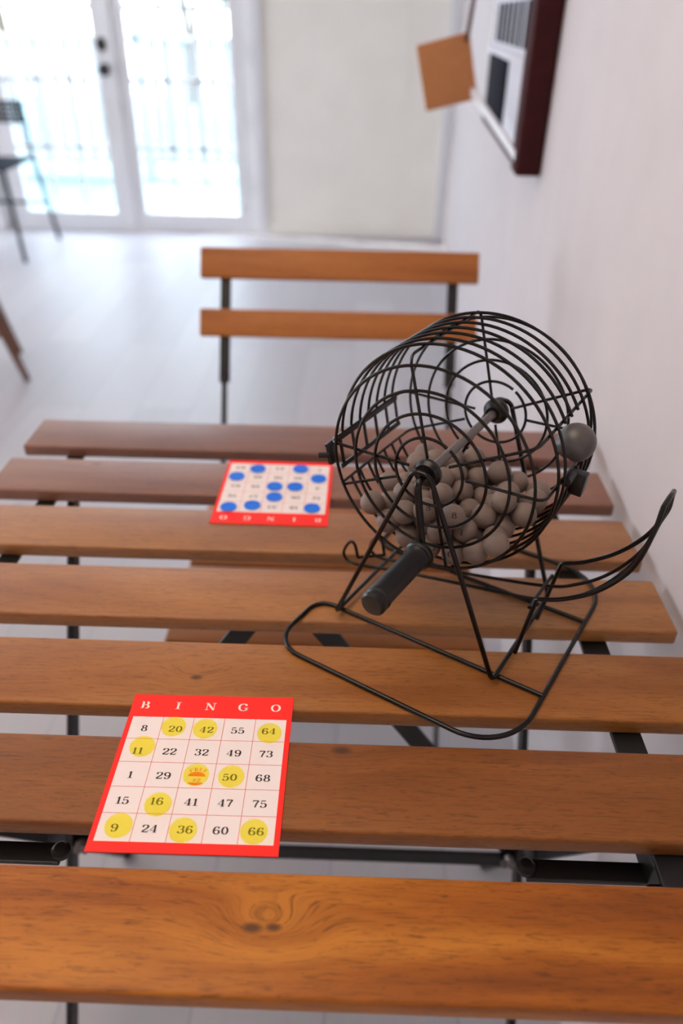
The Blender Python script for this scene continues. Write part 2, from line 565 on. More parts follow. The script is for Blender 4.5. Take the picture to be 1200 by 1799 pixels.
# left wall with three tall windows, and the wall behind the camera
bm = BM()
WIN = ((900, 2500), (2700, 4200))
ys = [-2600] + [v for w in WIN for v in w] + [BY + 100]
for k in range(0, len(ys), 2): box(bm, LX - 100, LX, ys[k], ys[k + 1], FZ, CZ)
for a_, b_ in WIN:
    box(bm, LX - 100, LX, a_, b_, FZ, -500); box(bm, LX - 100, LX, a_, b_, 1450, CZ)
struct('wall_left', bm, M_wallb, smooth=False)
for k, (a_, b_) in enumerate(WIN):
    bm = BM()
    for y0, y1 in ((a_, a_ + 50), (b_ - 50, b_), ((a_ + b_) / 2 - 25, (a_ + b_) / 2 + 25)): box(bm, LX - 70, LX - 20, y0, y1, -500, 1450, 3)
    for z0, z1 in ((-500, -450), (1400, 1450)): box(bm, LX - 70, LX - 20, a_, b_, z0, z1, 3)
    struct('window_%d' % (k + 1), bm, M_trim, smooth=False)
bm = BM(); box(bm, LX - 100, 760, -2700, -2600, FZ, CZ)
struct('wall_front', bm, M_wallb, smooth=False)
# back wall around the French doors
DX0, DX1, DTOP = -2255.0, -640.0, 1380.0
bm = BM()
box(bm, LX, DX0, BY, BY + 100, FZ, CZ)
box(bm, DX1, wx(BY) + 20, BY, BY + 100, FZ, CZ)
box(bm, DX0, DX1, BY, BY + 100, DTOP, CZ)
struct('wall_back', bm, M_wallb, smooth=False)
bm = BM(); box(bm, DX1 + 66, wx(BY) - 40, BY - 12, BY, FZ, FZ + 70, 3)
struct('baseboard_back', bm, M_wallb, smooth=False)
# slim corner moulding where the back wall meets the right wall
bm = BM(); box(bm, wx(BY) - 62, wx(BY) - 2, BY - 40, BY, FZ, CZ, 4)
struct('trim_1', bm, M_trim, smooth=False)
# shallow vertical panel joint on the back wall
bm = BM(); box(bm, 240, 262, BY - 3, BY, FZ + 95, CZ, 2)
struct('trim_2', bm, M_wallb, smooth=False)
# door casing
bm = BM()
box(bm, DX1, DX1 + 66, BY - 22, BY + 60, FZ, DTOP + 66, 3)
box(bm, DX0 - 66, DX0, BY - 22, BY + 60, FZ, DTOP + 66, 3)
box(bm, DX0, DX1, BY - 22, BY + 60, DTOP, DTOP + 66, 3)
struct('trim_3', bm, M_trim, smooth=False)

def french_leaf(name, x0, x1, gx0, gx1, knobs):
    gz0, gz1 = -604.0, 1260.0
    bm = BM()
    y0, y1 = BY + 4, BY + 40
    box(bm, x0, gx0, y0, y1, FZ + 1, DTOP - 4, 2)
    box(bm, gx1, x1, y0, y1, FZ + 1, DTOP - 4, 2)
    box(bm, gx0, gx1, y0, y1, FZ + 1, gz0, 2)
    box(bm, gx0, gx1, y0, y1, gz1, DTOP - 4, 2)
    d = struct(name, bm, M_trim, smooth=False)
    bm = BM()
    for k in (1, 2):
        x = gx0 + (gx1 - gx0) * k / 3
        box(bm, x - 13, x + 13, y0 + 14, y1 - 12, gz0, gz1, 2)
    for z in (-234, 126, 484, 842):
        box(bm, gx0, gx1, y0 + 14, y1 - 12, z - 13, z + 13, 2)
    struct('muntins', bm, M_trim, d, smooth=False)
    bm = BM(); box(bm, gx0, gx1, BY + 25, BY + 29, gz0, gz1)
    struct('glass_pane', bm, M_glass, d, smooth=False)
    if knobs:
        bm = BM()
        lathe(bm, [(0, 0), (34, 0), (34, 8), (24, 12), (20, 22), (0, 24)], 24, frame_to((knobs, BY + 4, 305), (0, -1, 0)))
        obj('deadbolt', bm, M_black, d)
        bm = BM()
        lathe(bm, [(0, 0), (32, 0), (32, 7), (12, 10), (11, 34), (27, 44), (30, 56), (22, 66), (0, 68)], 24, frame_to((knobs, BY + 4, 181), (0, -1, 0)))
        obj('door_knob', bm, M_black, d)
    return d
french_leaf('door_1', DX0 + 4, -1442, -2104, -1538, -1486)
french_leaf('door_2', -1436, DX1 - 4, -1346, -757, None)
bm = BM(); box(bm, -1462, -1416, BY - 8, BY + 4, FZ + 1, DTOP - 4, 3)
struct('trim_4', bm, M_trim, smooth=False)

# ------------------------------------------------------------------ outdoors beyond the doors
bm = BM(); box(bm, -9000, 7000, BY + 100, 14000, FZ - 90, FZ - 30)
o = struct('ground', bm, M_deck, smooth=False)
ry = 6500
t = thing('deck_railing', 'white picket railing standing along the sunny deck outside the doors', 'railing', (-1500, ry, FZ - 30))
bm = BM(); box(bm, -3200, 2600, -45, 45, 1010, 1050, 6); obj('top_rail', bm, M_fence, t, smooth=False)
bm = BM(); box(bm, -3200, 2600, -30, 30, 120, 170, 6); obj('bottom_rail', bm, M_fence, t, smooth=False)
x = -3150
k = 0
while x < 2600:
    bm = BM()
    if k % 12 == 0:
        box(bm, -45, 45, -45, 45, 0, 1120, 6); obj('post', bm, M_fence, t, smooth=False, loc=(x, 0, 0))
    else:
        box(bm, -38, 38, -12, 12, 170, 1010, 3); obj('picket', bm, M_fence, t, smooth=False, loc=(x, 0, 0))
    x += 118; k += 1

random.seed(11)
def tree(x, y, h, r, label):
    t = thing('garden_tree', label, 'tree', (x, y, FZ - 30), 0, 'trees beyond the deck railing')
    bm = BM()
    tube(bm, [(0, 0, 0), (60, 20, h * .3), (20, -30, h * .6), (80, 30, h * .85)], [90, 75, 55, 25], 10)
    obj('trunk', bm, M_bark, t)
    bm = BM()
    for k in range(520):
        a, b_ = random.uniform(0, 2 * math.pi), random.uniform(-.7, 1)
        rr = r * random.uniform(.45, 1.0)
        c = V(rr * math.cos(a) * math.sqrt(1 - b_ * b_ * .7), rr * math.sin(a) * math.sqrt(1 - b_ * b_ * .7), h * .72 + rr * b_ * .9)
        s = random.uniform(70, 150)
        R_ = Matrix.Rotation(random.uniform(0, 6.28), 3, V(random.uniform(-1, 1), random.uniform(-1, 1), random.uniform(-1, 1)).normalized())
        q = [bm.verts.new(c + R_ @ (V(u, v, w) * s)) for u, v, w in ((-1, 0, 0), (0, -.45, .12), (1, 0, 0), (0, .45, .12))]
        bm.faces.new(q)
    obj('crown', bm, M_leaf, t, smooth=False)
tree(-4300, 9800, 2900, 1150, 'leafy garden tree beyond the railing, seen through the left door leaf')
tree(-900, 10600, 2700, 1000, 'leafy garden tree beyond the railing, seen through the right door leaf')
tree(-2700, 12700, 2500, 1000, 'leafy garden tree beyond the railing, standing between the two nearer trees')

# ------------------------------------------------------------------ slatted table
P_, W_, T_ = 107.3, 76.4, 16.0
table = thing('slatted_table', 'folding table with seven brown wooden slats on black steel legs, against the right wall', 'table', (-43, 0, FZ))
TOX, TOZ = 43.0, -FZ        # table-local = world + these
knots = {7: [(-33, -320.3, 9), (-20, -319.6, 7)], 5: [(-107, -112.9, 7)], 2: [(-298.4, 240.7, 8)], 6: [(18.2, -184, 10)]}
tone = {1: ((104, 60, 46), (122, 74, 56), (136, 88, 66)), 2: ((110, 64, 46), (130, 80, 56), (146, 96, 68)), 3: ((136, 82, 40), (152, 98, 50), (164, 110, 60)),  # two farthest slats greyer: the doors' bluish sheen is put into their colour
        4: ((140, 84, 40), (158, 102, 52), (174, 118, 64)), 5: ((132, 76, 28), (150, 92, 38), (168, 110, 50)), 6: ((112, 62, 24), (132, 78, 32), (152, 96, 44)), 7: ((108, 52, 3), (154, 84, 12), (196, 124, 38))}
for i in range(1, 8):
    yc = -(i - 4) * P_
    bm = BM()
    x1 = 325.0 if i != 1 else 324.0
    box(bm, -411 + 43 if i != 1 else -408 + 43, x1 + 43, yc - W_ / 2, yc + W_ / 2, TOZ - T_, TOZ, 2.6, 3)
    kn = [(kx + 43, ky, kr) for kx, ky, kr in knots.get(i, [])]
    mat = wood('table_slat_wood_%s' % 'abcdefg'[i - 1], *tone[i], offset=i * 2.17, knots=kn, coat_ior=(1.8, 1.75, 1.62, 1.5, 1.36, 1.3, 1.3)[i - 1])  # coat index raised slat by slat towards the doors to strengthen the sheen
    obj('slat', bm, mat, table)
def tl(x, y, z): return (x + TOX, y, z + TOZ)
for x0, x1 in ((-353, -333), (238, 262)):
    bm = BM(); box(bm, x0 + 43, x1 + 43, -352, 352, TOZ - T_ - 5, TOZ - T_, 0.8)
    obj('rail', bm, M_blackm, table, smooth=False)
# scissor legs: one pair inside the rails, the other just outside them
for sx in (-322, 240):
    bm = BM(); bar(bm, tl(sx, 212, -22), tl(sx, -185, -719), 22, 8, (0, 1, 0)); obj('leg', bm, M_blackm, table, smooth=False)
for sx in (-345, 258):
    bm = BM(); bar(bm, tl(sx, -222, -22), tl(sx, 175, -719), 22, 8, (0, 1, 0)); obj('leg', bm, M_blackm, table, smooth=False)
bm = BM(); bar(bm, tl(-322, -8, -415), tl(240, -8, -415), 22, 6, (0, 0, 1)); obj('crossbar', bm, M_blackm, table, smooth=False)
for sx in (-322, 240):
    bm = BM(); bar(bm, tl(-72 if sx < 0 else -16, -4, -24), tl(sx, -4, -415), 22, 5, (1, 0, 0)); obj('brace', bm, M_blackm, table, smooth=False)
    bm = BM(); lathe(bm, [(0, 0), (9, 0), (9, 5), (5, 8), (5, 14), (0, 14)], 16, frame_to(tl(sx + (9 if sx < 0 else -9), -14, -408), (1 if sx < 0 else -1, -.5, 0)))
    obj('pivot_bolt', bm, M_shaft, table)
for x0, x1 in ((-353, -333), (238, 262)):
    bm = BM(); box(bm, x0 + 43, x1 + 43, -258, -206, TOZ - 46, TOZ - T_ - 5, 1)
    obj('hinge_bracket', bm, M_blackm, table, smooth=False)
for x0, x1, ye in ((-343, -183, -250), (250, 153, -250)):
    bm = BM(); bar(bm, tl(x0, ye, -43), tl(x1, ye, -43), 16, 4, (0, 1, 0)); obj('hinge_arm', bm, M_blackm, table, smooth=False)
    bm = BM(); lathe(bm, [(0, 0), (7, 0), (7, 4), (4, 7), (0, 7)], 16, frame_to(tl(x1, ye, -41), (0, 0, 1))); obj('arm_bolt', bm, M_blackm, table)
bm = BM(); bar(bm, tl(-343, -214, -38), tl(250, -214, -38), 10, 5, (0, 0, 1)); obj('stretcher', bm, M_blackm, table, smooth=False)
for sx in (-345, 258, -322, 240):
    bm = BM(); s = 1 if sx in (-345, 258) else -1
    box(bm, sx + 43 - 8, sx + 43 + 8, s * 176 - 12 if s > 0 else -198, s * 176 + 12 if s > 0 else -172, 0, 9, 2)
    obj('foot', bm, M_grip, table, smooth=False)

# ------------------------------------------------------------------ folding chair across the table
chair = thing('folding_chair', 'folding chair with two orange-brown wooden back slats on black posts, across the table', 'chair', (-22, 560, FZ))
def cl(x, y, z): return (x + 22, y - 560, z - FZ)
bx0, bx1 = -269.0, 237.0
py = lambda z: 848 + (z - 110) * 0.55
for z0, z1 in ((63.5, 112), (-28, 16)):
    bm = BM()
    zc = (z0 + z1) / 2
    M = Matrix.Rotation(-0.50, 4, 'X'); M.translation = V(*cl((bx0 + bx1) / 2, py(zc) - 9, zc))
    box(bm, -(bx1 - bx0) / 2, (bx1 - bx0) / 2, -7, 7, -(z1 - z0) * .56, (z1 - z0) * .56, 2.5, 3, M=M)
    obj('back_slat', bm, M_chairw, chair)
for x in (-224, 192):
    bm = BM()
    bar(bm, cl(x, py(90), 90), cl(x, py(-104), -104), 19, 6, (1, 0, 0)); obj('back_post', bm, M_blackm, chair, smooth=False)
    bm = BM()
    bar(bm, cl(x, py(-96), -96), cl(x, py(-719), -719), 24, 7, (0, 1, 0)); obj('leg', bm, M_blackm, chair, smooth=False)
    xi = x + (14 if x < 0 else -14)
    bm = BM()
    bar(bm, cl(xi, 240, -292), cl(xi, 800, -719), 22, 7, (0, 1, 0)); obj('leg', bm, M_blackm, chair, smooth=False)
    bm = BM(); bar(bm, cl(xi, 232, -292), cl(xi, 640, -292), 20, 6, (0, 0, 1)); obj('seat_rail', bm, M_blackm, chair, smooth=False)
for k in range(7):
    y0 = 215 + k * 61
    bm = BM(); box(bm, -240 + 22, 222 + 12, y0 - 560, y0 + 52 - 560, -282 - FZ, -270 - FZ, 2.5, 3)
    obj('seat_slat', bm, M_chairw, chair)
bm = BM(); tube(bm, [cl(-224, py(-560), -560), cl(192, py(-560), -560)], 5, 10); obj('stretcher', bm, M_blackm, chair)

# ------------------------------------------------------------------ bingo cards
def bingo_card(name, label, cx, cy_, rot, nums, gx, gy0, gy1, free):
    w, h = 130.4, 140.0
    bm = BM()
    th = 0.9
    vs = box(bm, -w / 2, w / 2, -h / 2, h / 2, 0.05, th)
    z = th + 0.04
    poly(bm, [(-gx, gy1), (gx, gy1), (gx, gy0), (-gx, gy0)], z, 1)
    z += 0.04
    lw = 0.22
    for k in range(6):
        x = -gx + 2 * gx * k / 5; y = gy0 + (gy1 - gy0) * k / 5
        if 0 < k < 5:
            poly(bm, [(x - lw, gy1), (x + lw, gy1), (x + lw, gy0), (x - lw, gy0)], z, 2)
            poly(bm, [(-gx, y + lw), (gx, y + lw), (gx, y - lw), (-gx, y - lw)], z + 0.01, 2)
    z += 0.04
    for k, ch in enumerate('BINGO'):
        write(bm, ch, (-54 + 26.4 * k), (gy1 + h / 2) / 2 + 0.4, 7.4, 9.2, th + 0.08, 4)
    for r in range(5):
        for c in range(5):
            X = -gx + 2 * gx * (c + .5) / 5 - 0.6
            Y = gy1 - (gy1 - gy0) * (r + .5) / 5 - 0.8
            n = nums[r][c]
            if n is None:
                if free:
                    for q, ch in enumerate('FREE'):
                        a = math.radians(24 - 16 * q)
                        write(bm, ch, X - math.sin(a) * 13 + 0.6, Y - 6.8 + math.cos(a) * 13, 2.7, 3.2, z, 5, ca=math.cos(a), sa=math.sin(a))
                    write(bm, '#2', X + 0.4, Y - 3.2, 3.2, 4.0, z, 5)
                    dome = [(X + 6.4 * math.cos(math.radians(a)), Y + 0.0 + 4.0 * math.sin(math.radians(a))) for a in range(0, 181, 12)]
                    poly(bm, dome, z, 5)
                    bow = [(X + 5.6 * math.cos(math.radians(a)), Y - 5.4 + 2.2 * math.sin(math.radians(a))) for a in range(180, 361, 15)]
                    poly(bm, bow, z, 5)
                else:
                    write(bm, 'FREE', X, Y, 3.4, 4.2, z, 5)
            else:
                write(bm, str(n), X, Y, 5.9, 7.4, z, 3)
    o = obj(name, bm, [M_red, M_grid, M_line, M_ink, M_white, M_orange], None, smooth=False, loc=(cx, cy_, 0), rot=(0, 0, rot))
    tag(o, label, 'bingo card', 'bingo cards on the table')
    return o
N1 = [[8, 20, 42, 55, 64], [11, 22, 32, 49, 73], [1, 29, None, 50, 68], [15, 16, 41, 47, 75], [9, 24, 36, 60, 66]]
N2 = [[5, 18, 33, 52, 61], [12, 26, 40, 57, 70], [3, 21, None, 48, 65], [14, 30, 38, 46, 72], [7, 19, 44, 59, 63]]
bingo_card('bingo_card', 'red-bordered bingo card with yellow chips, lying on the near slats', -87.3, -204.0, 0.0075, N1, 61.2, -62.0, 46.6, True)
bingo_card('bingo_card.001', 'red-bordered bingo card with blue chips, lying upside down on the far slats', -70.6, 187.0, 3.1326, N2, 61.2, -62.0, 46.6, False)

# ------------------------------------------------------------------ bingo chips
def chip_mesh(name, mat):
    bm = BM()
    lathe(bm, [(0, 0.0), (8.9, 0.0), (9.5, 0.35), (9.5, 1.05), (9.1, 1.4), (8.3, 1.4), (7.7, 0.75), (0, 0.75)], 40)
    return obj(name, bm, mat)
CT = 1.12
on_y = [(-114.6, -167.2, 20), (-89.6, -168.4, 42), (-38.7, -170.9, 64), (-134.3, -187.3, 11), (-88.6, -211.4, 0), (-62.4, -211.9, 50), (-110.8, -237.2, 16), (-134.0, -254.8, 9), (-89.0, -256.6, 36), (-40.1, -256.0, 66)]
first = None
for x, y, n in on_y:
    if first is None:
        c = first = chip_mesh('bingo_chip', M_yellow)
    else:
        c = first.copy(); COL.objects.link(c)
    c.location = V(x, y, CT) * MM
    what = 'the number %d' % n if n else 'the orange FREE space'
    tag(c, 'clear yellow plastic bingo chip covering %s on the near card' % what, 'bingo chip', 'yellow chips on the near card')
on_b = [(-120.3, 217.0, 'at the left edge of the far card, below its top row'), (-96.9, 236.3, 'topmost left of the far card'), (-44.3, 238.4, 'topmost right of the far card'), (-21.1, 216.3, 'by the upper right edge of the far card'),
        (-72.2, 196.0, 'at the middle of the far card'), (-47.8, 196.4, 'just right of the middle of the far card'), (-70.3, 172.8, 'just below the middle one on the far card'),
        (-120.0, 149.3, 'at the lower left corner of the far card'), (-93.5, 153.9, 'second from the lower left corner of the far card'), (-25.0, 150.9, 'at the lower right corner of the far card')]
first = None
for x, y, where in on_b:
    if first is None:
        c = first = chip_mesh('bingo_chip.010', M_blue)
    else:
        c = first.copy(); COL.objects.link(c)
    c.location = V(x, y, CT) * MM
    tag(c, 'blue plastic bingo chip ' + where, 'bingo chip', 'blue chips on the far card')

# ------------------------------------------------------------------ bingo cage
# local frame: x across the stand, y along the drum's axle (away from the crank), z up; origin under the drum's middle
E1 = V(0.854, -0.5203, 0); E2 = V(0.5203, 0.854, 0)
org = V(8.5, -32.3, 0) + E1 * 78 + E2 * 70
CANG = math.atan2(E1.y, E1.x)
cage = thing('bingo_cage', 'black wire bingo cage on its stand with a crank handle, full of grey balls', 'bingo cage', org, CANG)
HH = 180.0
def L3(a, b, h): return V(a - 78, b - 70, h)
# base wire, one loop with a hairpin at each left end
BR = 2.1
bz = BR + 0.1
base = [L3(197, 12, bz + 1), L3(9, 12, bz), L3(-27, 12, bz), L3(-27, -61, bz), L3(30, -61, bz), L3(197, -61, bz), L3(197, 66, bz), L3(197, 195, bz), L3(30, 195, bz), L3(-27, 195, bz), L3(-27, 121, bz), L3(9, 121, bz), L3(197, 121, bz + 1)]
bm = BM()
tube(bm, fillet(base, [0, 0, 36, 36, 0, 48, 0, 48, 0, 36, 36, 0, 0], 12), BR, 12)
obj('base_frame', bm, M_wire, cage)
# one bent wire makes both end supports and the two runners between their feet
bm = BM()
fz = 3 * BR + 1.2
sup = []
apf, apr = L3(78, -5, HH + 5), L3(78, 151, HH + 5)
pts = [L3(0, 66, fz), L3(0, 0, fz), apf + V(-7, 0, 0), apf + V(7, 0, 0), L3(156, 0, fz), L3(156, 133, fz), apr + V(7, 0, 0), apr + V(-7, 0, 0), L3(0, 133, fz), L3(0, 66, fz)]
tube(bm, fillet(pts, [0, 6, 8, 8, 6, 6, 8, 8, 6, 0], 8), BR, 12)
obj('end_support', bm, M_wire, cage)

drum_z = HH
bm = BM()
tube(bm, [L3(78, -2, HH), L3(78, 148, HH)], 3.6, 14)
obj('shaft', bm, M_shaft, cage)
for b0, sgn in ((4, 1), (138, -1)):
    bm = BM()
    lathe(bm, [(3.7, -3), (9, -3), (11.5, 0), (11.5, 3), (8, 6), (6.5, 10), (3.7, 10)], 28, frame_to(L3(78, b0, HH), (0, sgn, 0)))
    obj('hub', bm, M_black, cage)

# drum cage: longitudinal wires, rings, flap, outlet
ROT = math.radians(15)
def dr(r, ang, b):
    a = math.radians(ang)
    return L3(78 + r * math.cos(a), b, HH + r * math.sin(a))
WR = 1.28
def longw(ang, rin):
    p = [dr(rin, ang, 9), dr(91, ang, 9), dr(91, ang, 131), dr(rin, ang, 131)]
    return fillet(p, 7, 6)
bm = BM()
tube(bm, longw(105, 11), WR, 8)
drum = obj('drum_frame', bm, M_wire, cage)
for ang, rin in ((285, 11), (181, 18), (206, 30), (3, 30), (29, 18)):
    bm = BM(); tube(bm, longw(ang, rin), WR, 8)
    obj('spoke_wire', bm, M_wire, drum)
for r in (28.5, 47.5, 65.5, 84.5):
    for b in (6.8, 133.2):
        bm = BM()
        if r < 30: tube(bm, [dr(r, 62 + 354 * k / 60, b) for k in range(61)], WR, 8)
        else: tube(bm, [dr(r, 360 * k / 80, b) for k in range(80)], WR, 8, closed=True)
        obj('end_ring', bm, M_wire, drum)
for k in range(7):
    b = 30 + 14.0 * k
    def arc(a0, a1):
        n = int(abs(a1 - a0) / 4) + 1
        return [dr(93.2, a0 + (a1 - a0) * i / n, b) for i in range(n + 1)]
    if k in (2, 3, 4):
        bm = BM(); tube(bm, arc(-154, 3), WR, 8); tube(bm, arc(28, 183), WR, 8)
    else:
        bm = BM(); tube(bm, arc(-154, 183), WR, 8)
    obj('drum_ring', bm, M_wire, drum)
# filling flap on the left of the drum
bm = BM()
for ang in (184, 199):
    bar(bm, dr(93, ang, 22), dr(93, ang, 122), 4.2, 1.6, dr(1, ang + 90, 0) - dr(0, 0, 0), 0.4)
for b in (26, 45, 64, 83, 102, 119):
    bar(bm, dr(93.4, 183, b), dr(93.4, 200, b), 3.4, 1.5, (0, 1, 0), 0.4)
flap = obj('filling_flap', bm, M_wire, drum, smooth=False)
bm = BM()
M = frame_to(dr(95, 190, 15), dr(1, 190, 0) - dr(0, 0, 0))
box(bm, -4, 4, -9, 9, -1.5, 3, 1, M=M)
tube(bm, [dr(95, 184, 8), dr(97, 184, 30)], 1.4, 8)
tube(bm, [dr(95, 190, 12), dr(104, 190, 9)], 2.6, 8)
obj('flap_latch', bm, M_black, drum)
# ball catcher over the outlet and its clip
bm = BM()
prof = [(8, -9), (9.5, -8), (10.5, -3), (14.2, -1), (14.6, 3)] + [(14.6 * math.cos(math.radians(t)), 3 + 14.6 * math.sin(math.radians(t))) for t in range(8, 90, 9)] + [(0, 17.6)]
lathe(bm, prof, 32, frame_to(dr(93, 17, 63), (0.80, -0.12, 0.60)))
obj('ball_catcher', bm, M_cap, drum)
bm = BM()
tube(bm, [dr(94, 3, 44), dr(94, 3, 58)], 4.2, 14)
box(bm, -5.5, 5.5, -9, 9, -6, 7, 1.2, M=frame_to(dr(97, -3, 66), dr(1, -3, 0) - dr(0, 0, 0)))
obj('catcher_clip', bm, M_black, drum)

# crank
bm = BM()
ck = [L3(78, 2, HH), L3(78, -11, HH), L3(88, -13, 122), L3(88, -22, 121)]
tube(bm, fillet(ck, [0, 6, 4, 0], 6), 3.0, 12)
crank = obj('crank', bm, M_wire, cage)
bm = BM()
lathe(bm, [(3.2, 0), (10.5, 0), (12, 2), (12, 4.5), (10.4, 6), (11.2, 8), (10.2, 10), (9.6, 14), (9.4, 62), (10.2, 64), (10.2, 66.5), (9.6, 68), (10.2, 70), (10, 73), (8, 75), (0, 75.6)], 32, frame_to(L3(88, -15, 121), (0, -1, 0)))
obj('crank_grip', bm, M_grip, crank)

# ball chute: rails that stand on the runner, two floor wires with a hooked stop
def q(a, b, h): return L3(a, b, h)
bm = BM()
rail_n = [q(160, 40, fz + 2), q(169, 40, 74), q(190, 40, 84), q(214, 41, 103), q(233, 42, 132), q(240, 44, 165), q(241, 48, 186)]
rail_f = [q(241, 86, 176), q(240, 91, 158), q(231, 92, 132), q(213, 93, 107), q(190, 93, 88), q(171, 93, 78), q(160, 93, fz + 2)]
pn = [rail_n[0]] + smooth_path(rail_n[1:], 6)
pf = smooth_path(rail_f[:-1], 6) + [rail_f[-1]]
mid = [q(242, 58, 189), q(242, 76, 185)]
tube(bm, fillet(pn[:2], 0) + pn[2:] + mid + pf, 1.9, 10)
obj('chute_rail', bm, M_wire, cage)
bm = BM()
mw_n = [q(-8, 50, 36), q(-12, 50, 50), q(-18, 50, 50), q(-24, 50, 34), q(-12, 50, 27), q(36, 51, 38), q(104, 51, 52), q(165, 52, 64), q(190, 53, 76), q(212, 54, 96), q(231, 56, 127), q(239, 57, 160), q(241, 58, 183)]
tube(bm, smooth_path(mw_n, 7), 1.5, 10)
mw_f = [q(10, 70, 34), q(6, 70, 49), q(-2, 70, 49), q(-6, 70, 34), q(8, 71, 28), q(40, 76, 33), q(100, 78, 44), q(165, 79, 60), q(190, 79, 73), q(212, 79, 93), q(231, 78, 124), q(239, 77, 156), q(241, 76, 179)]
tube(bm, smooth_path(mw_f, 7), 1.5, 10)
tube(bm, [q(-8, 50, 36), q(1, 60, 35), q(10, 70, 34)], 1.5, 10)
tube(bm, [q(165, 38, 64.5), q(165, 95, 61)], 1.5, 10)
obj('chute_floor', bm, M_wire, cage)
bm = BM(); tube(bm, [q(30, 12, bz + 3), q(30, 50, 35)], 1.5, 8)
bm.free()

# ------------------------------------------------------------------ bingo balls in the drum
BALLS = [[54.7, 49.2, -56.0], [34.3, 49.2, -53.3], [3.6, 32.6, -51.8], [-15.4, 31.2, -59.7], [-39.6, -49.2, -67.5], [-4.4, 2.1, -78.2], [-6.9, 35.2, -78.0], [-48.2, -31.4, -61.7], [-46.7, 13.6, -43.1], [61.1, -3.4, -48.9], [8.2, 49.2, -77.9], [-22.1, -19.7, -57.4], [-3.6, -12.5, -63.0], [57.1, -49.2, -53.6], [47.3, -10.6, -62.4], [36.8, 20.7, -48.8], [-24.7, 49.2, -54.4], [-5.9, 49.2, -62.9], [2.1, 2.7, -50.4], [-41.4, 49.2, -66.4], [-9.5, -38.7, -61.7], [-22.6, 34.1, -40.6], [29.8, -25.0, -72.4], [-58.0, -15.7, -52.6], [8.1, -49.2, -59.5], [60.1, 24.6, -50.2], [-40.9, 37.4, -49.6], [49.0, -31.0, -61.0], [30.2, -4.4, -72.2], [-30.4, -31.4, -72.2], [15.0, 8.7, -76.8], [-48.3, 22.5, -61.7], [-5.8, -49.2, -44.4], [-22.7, 49.2, -74.9], [-34.3, -32.1, -46.5], [-8.5, -25.9, -77.8], [22.3, -49.2, -75.0], [-20.7, -49.2, -75.5], [-55.9, -49.2, -54.9], [16.6, -9.9, -57.8], [14.1, 49.2, -58.1], [46.0, 32.0, -63.3], [-33.6, 5.9, -70.7], [-32.4, -2.9, -51.5], [21.0, 38.1, -42.1], [12.8, 29.1, -77.2], [-6.1, -21.0, -44.4], [-17.7, 17.8, -76.3], [-39.7, -13.5, -67.5], [50.0, 9.8, -60.3], [-32.4, 31.4, -71.3], [44.6, -9.6, -38.3], [-15.5, 4.2, -60.9], [33.4, 15.9, -70.8], [-0.3, -49.2, -78.3], [41.1, -49.2, -66.6], [11.2, -32.1, -77.5], [-25.0, -49.2, -53.1], [25.8, -38.8, -57.6], [18.2, -49.2, -41.5], [7.9, -28.6, -57.5], [-0.0, 17.9, -65.7], [-57.3, 49.2, -53.3], [-15.0, -2.9, -40.4], [-21.0, -9.8, -75.4], [33.4, 0.7, -52.2], [18.2, 13.7, -57.1], [-11.3, 17.4, -44.9], [28.3, 49.2, -73.0], [-50.6, 2.1, -59.8], [-29.7, 17.5, -54.2], [11.0, -11.5, -77.5], [-8.0, 49.2, -42.4], [33.0, -20.5, -51.4], [25.5, 32.4, -61.4]]
bm = BM()
bmesh.ops.create_uvsphere(bm, u_segments=28, v_segments=18, radius=10.3)
ball0 = obj('bingo_ball', bm, M_ball)
Mc = Matrix.Rotation(CANG, 4, 'Z')
BALL_MARKS = {54: ('O', (0.25, 0.1, -0.2)), 59: ('8', (0.1, 0.0, 0.1)), 58: ('8', (-0.1, 0.1, -0.3)), 24: ('O', (0.2, 0, 0.2)), 36: ('O', (-0.2, 0, -0.2)), 32: ('8', (0.2, 0, 0.3))}
for k, (a, b, h) in enumerate(BALLS):
    o = ball0 if k == 0 else ball0.copy()
    if k: COL.objects.link(o)
    o.location = (org + Mc @ V(a, b, HH + h)) * MM
    o.rotation_euler = (k * 1.3, k * 0.7, k * 2.1)
    mark = BALL_MARKS.get(k)
    if mark:
        o.rotation_euler = (0, 0, 0)
        d = (camo.location - o.location).normalized()
        d = (d + V(*mark[1])).normalized()
        bmk = BM()
        write(bmk, mark[0], 0, 0, 5.0, 6.0, 10.36, 0)
        for v in bmk.verts:
            rr = 10.36 / v.co.length
            v.co *= rr
        Mq = Matrix((rgt, d.cross(rgt).normalized(), d)).transposed().to_3x3()
        for v in bmk.verts: v.co = Mq @ v.co
        obj('printed_mark', bmk, M_ink, o, smooth=False)
    tag(o, 'small grey bingo ball heaped with the others inside the black wire drum', 'bingo ball', 'grey bingo balls inside the drum')

# ------------------------------------------------------------------ dark framed rack on the right wall
FY = 1095.0
fx = wx(FY)
rack = thing('wall_rack', 'dark brown framed shallow rack mounted on the right wall', 'wall rack', (fx, FY, 200), math.atan(-WSL))
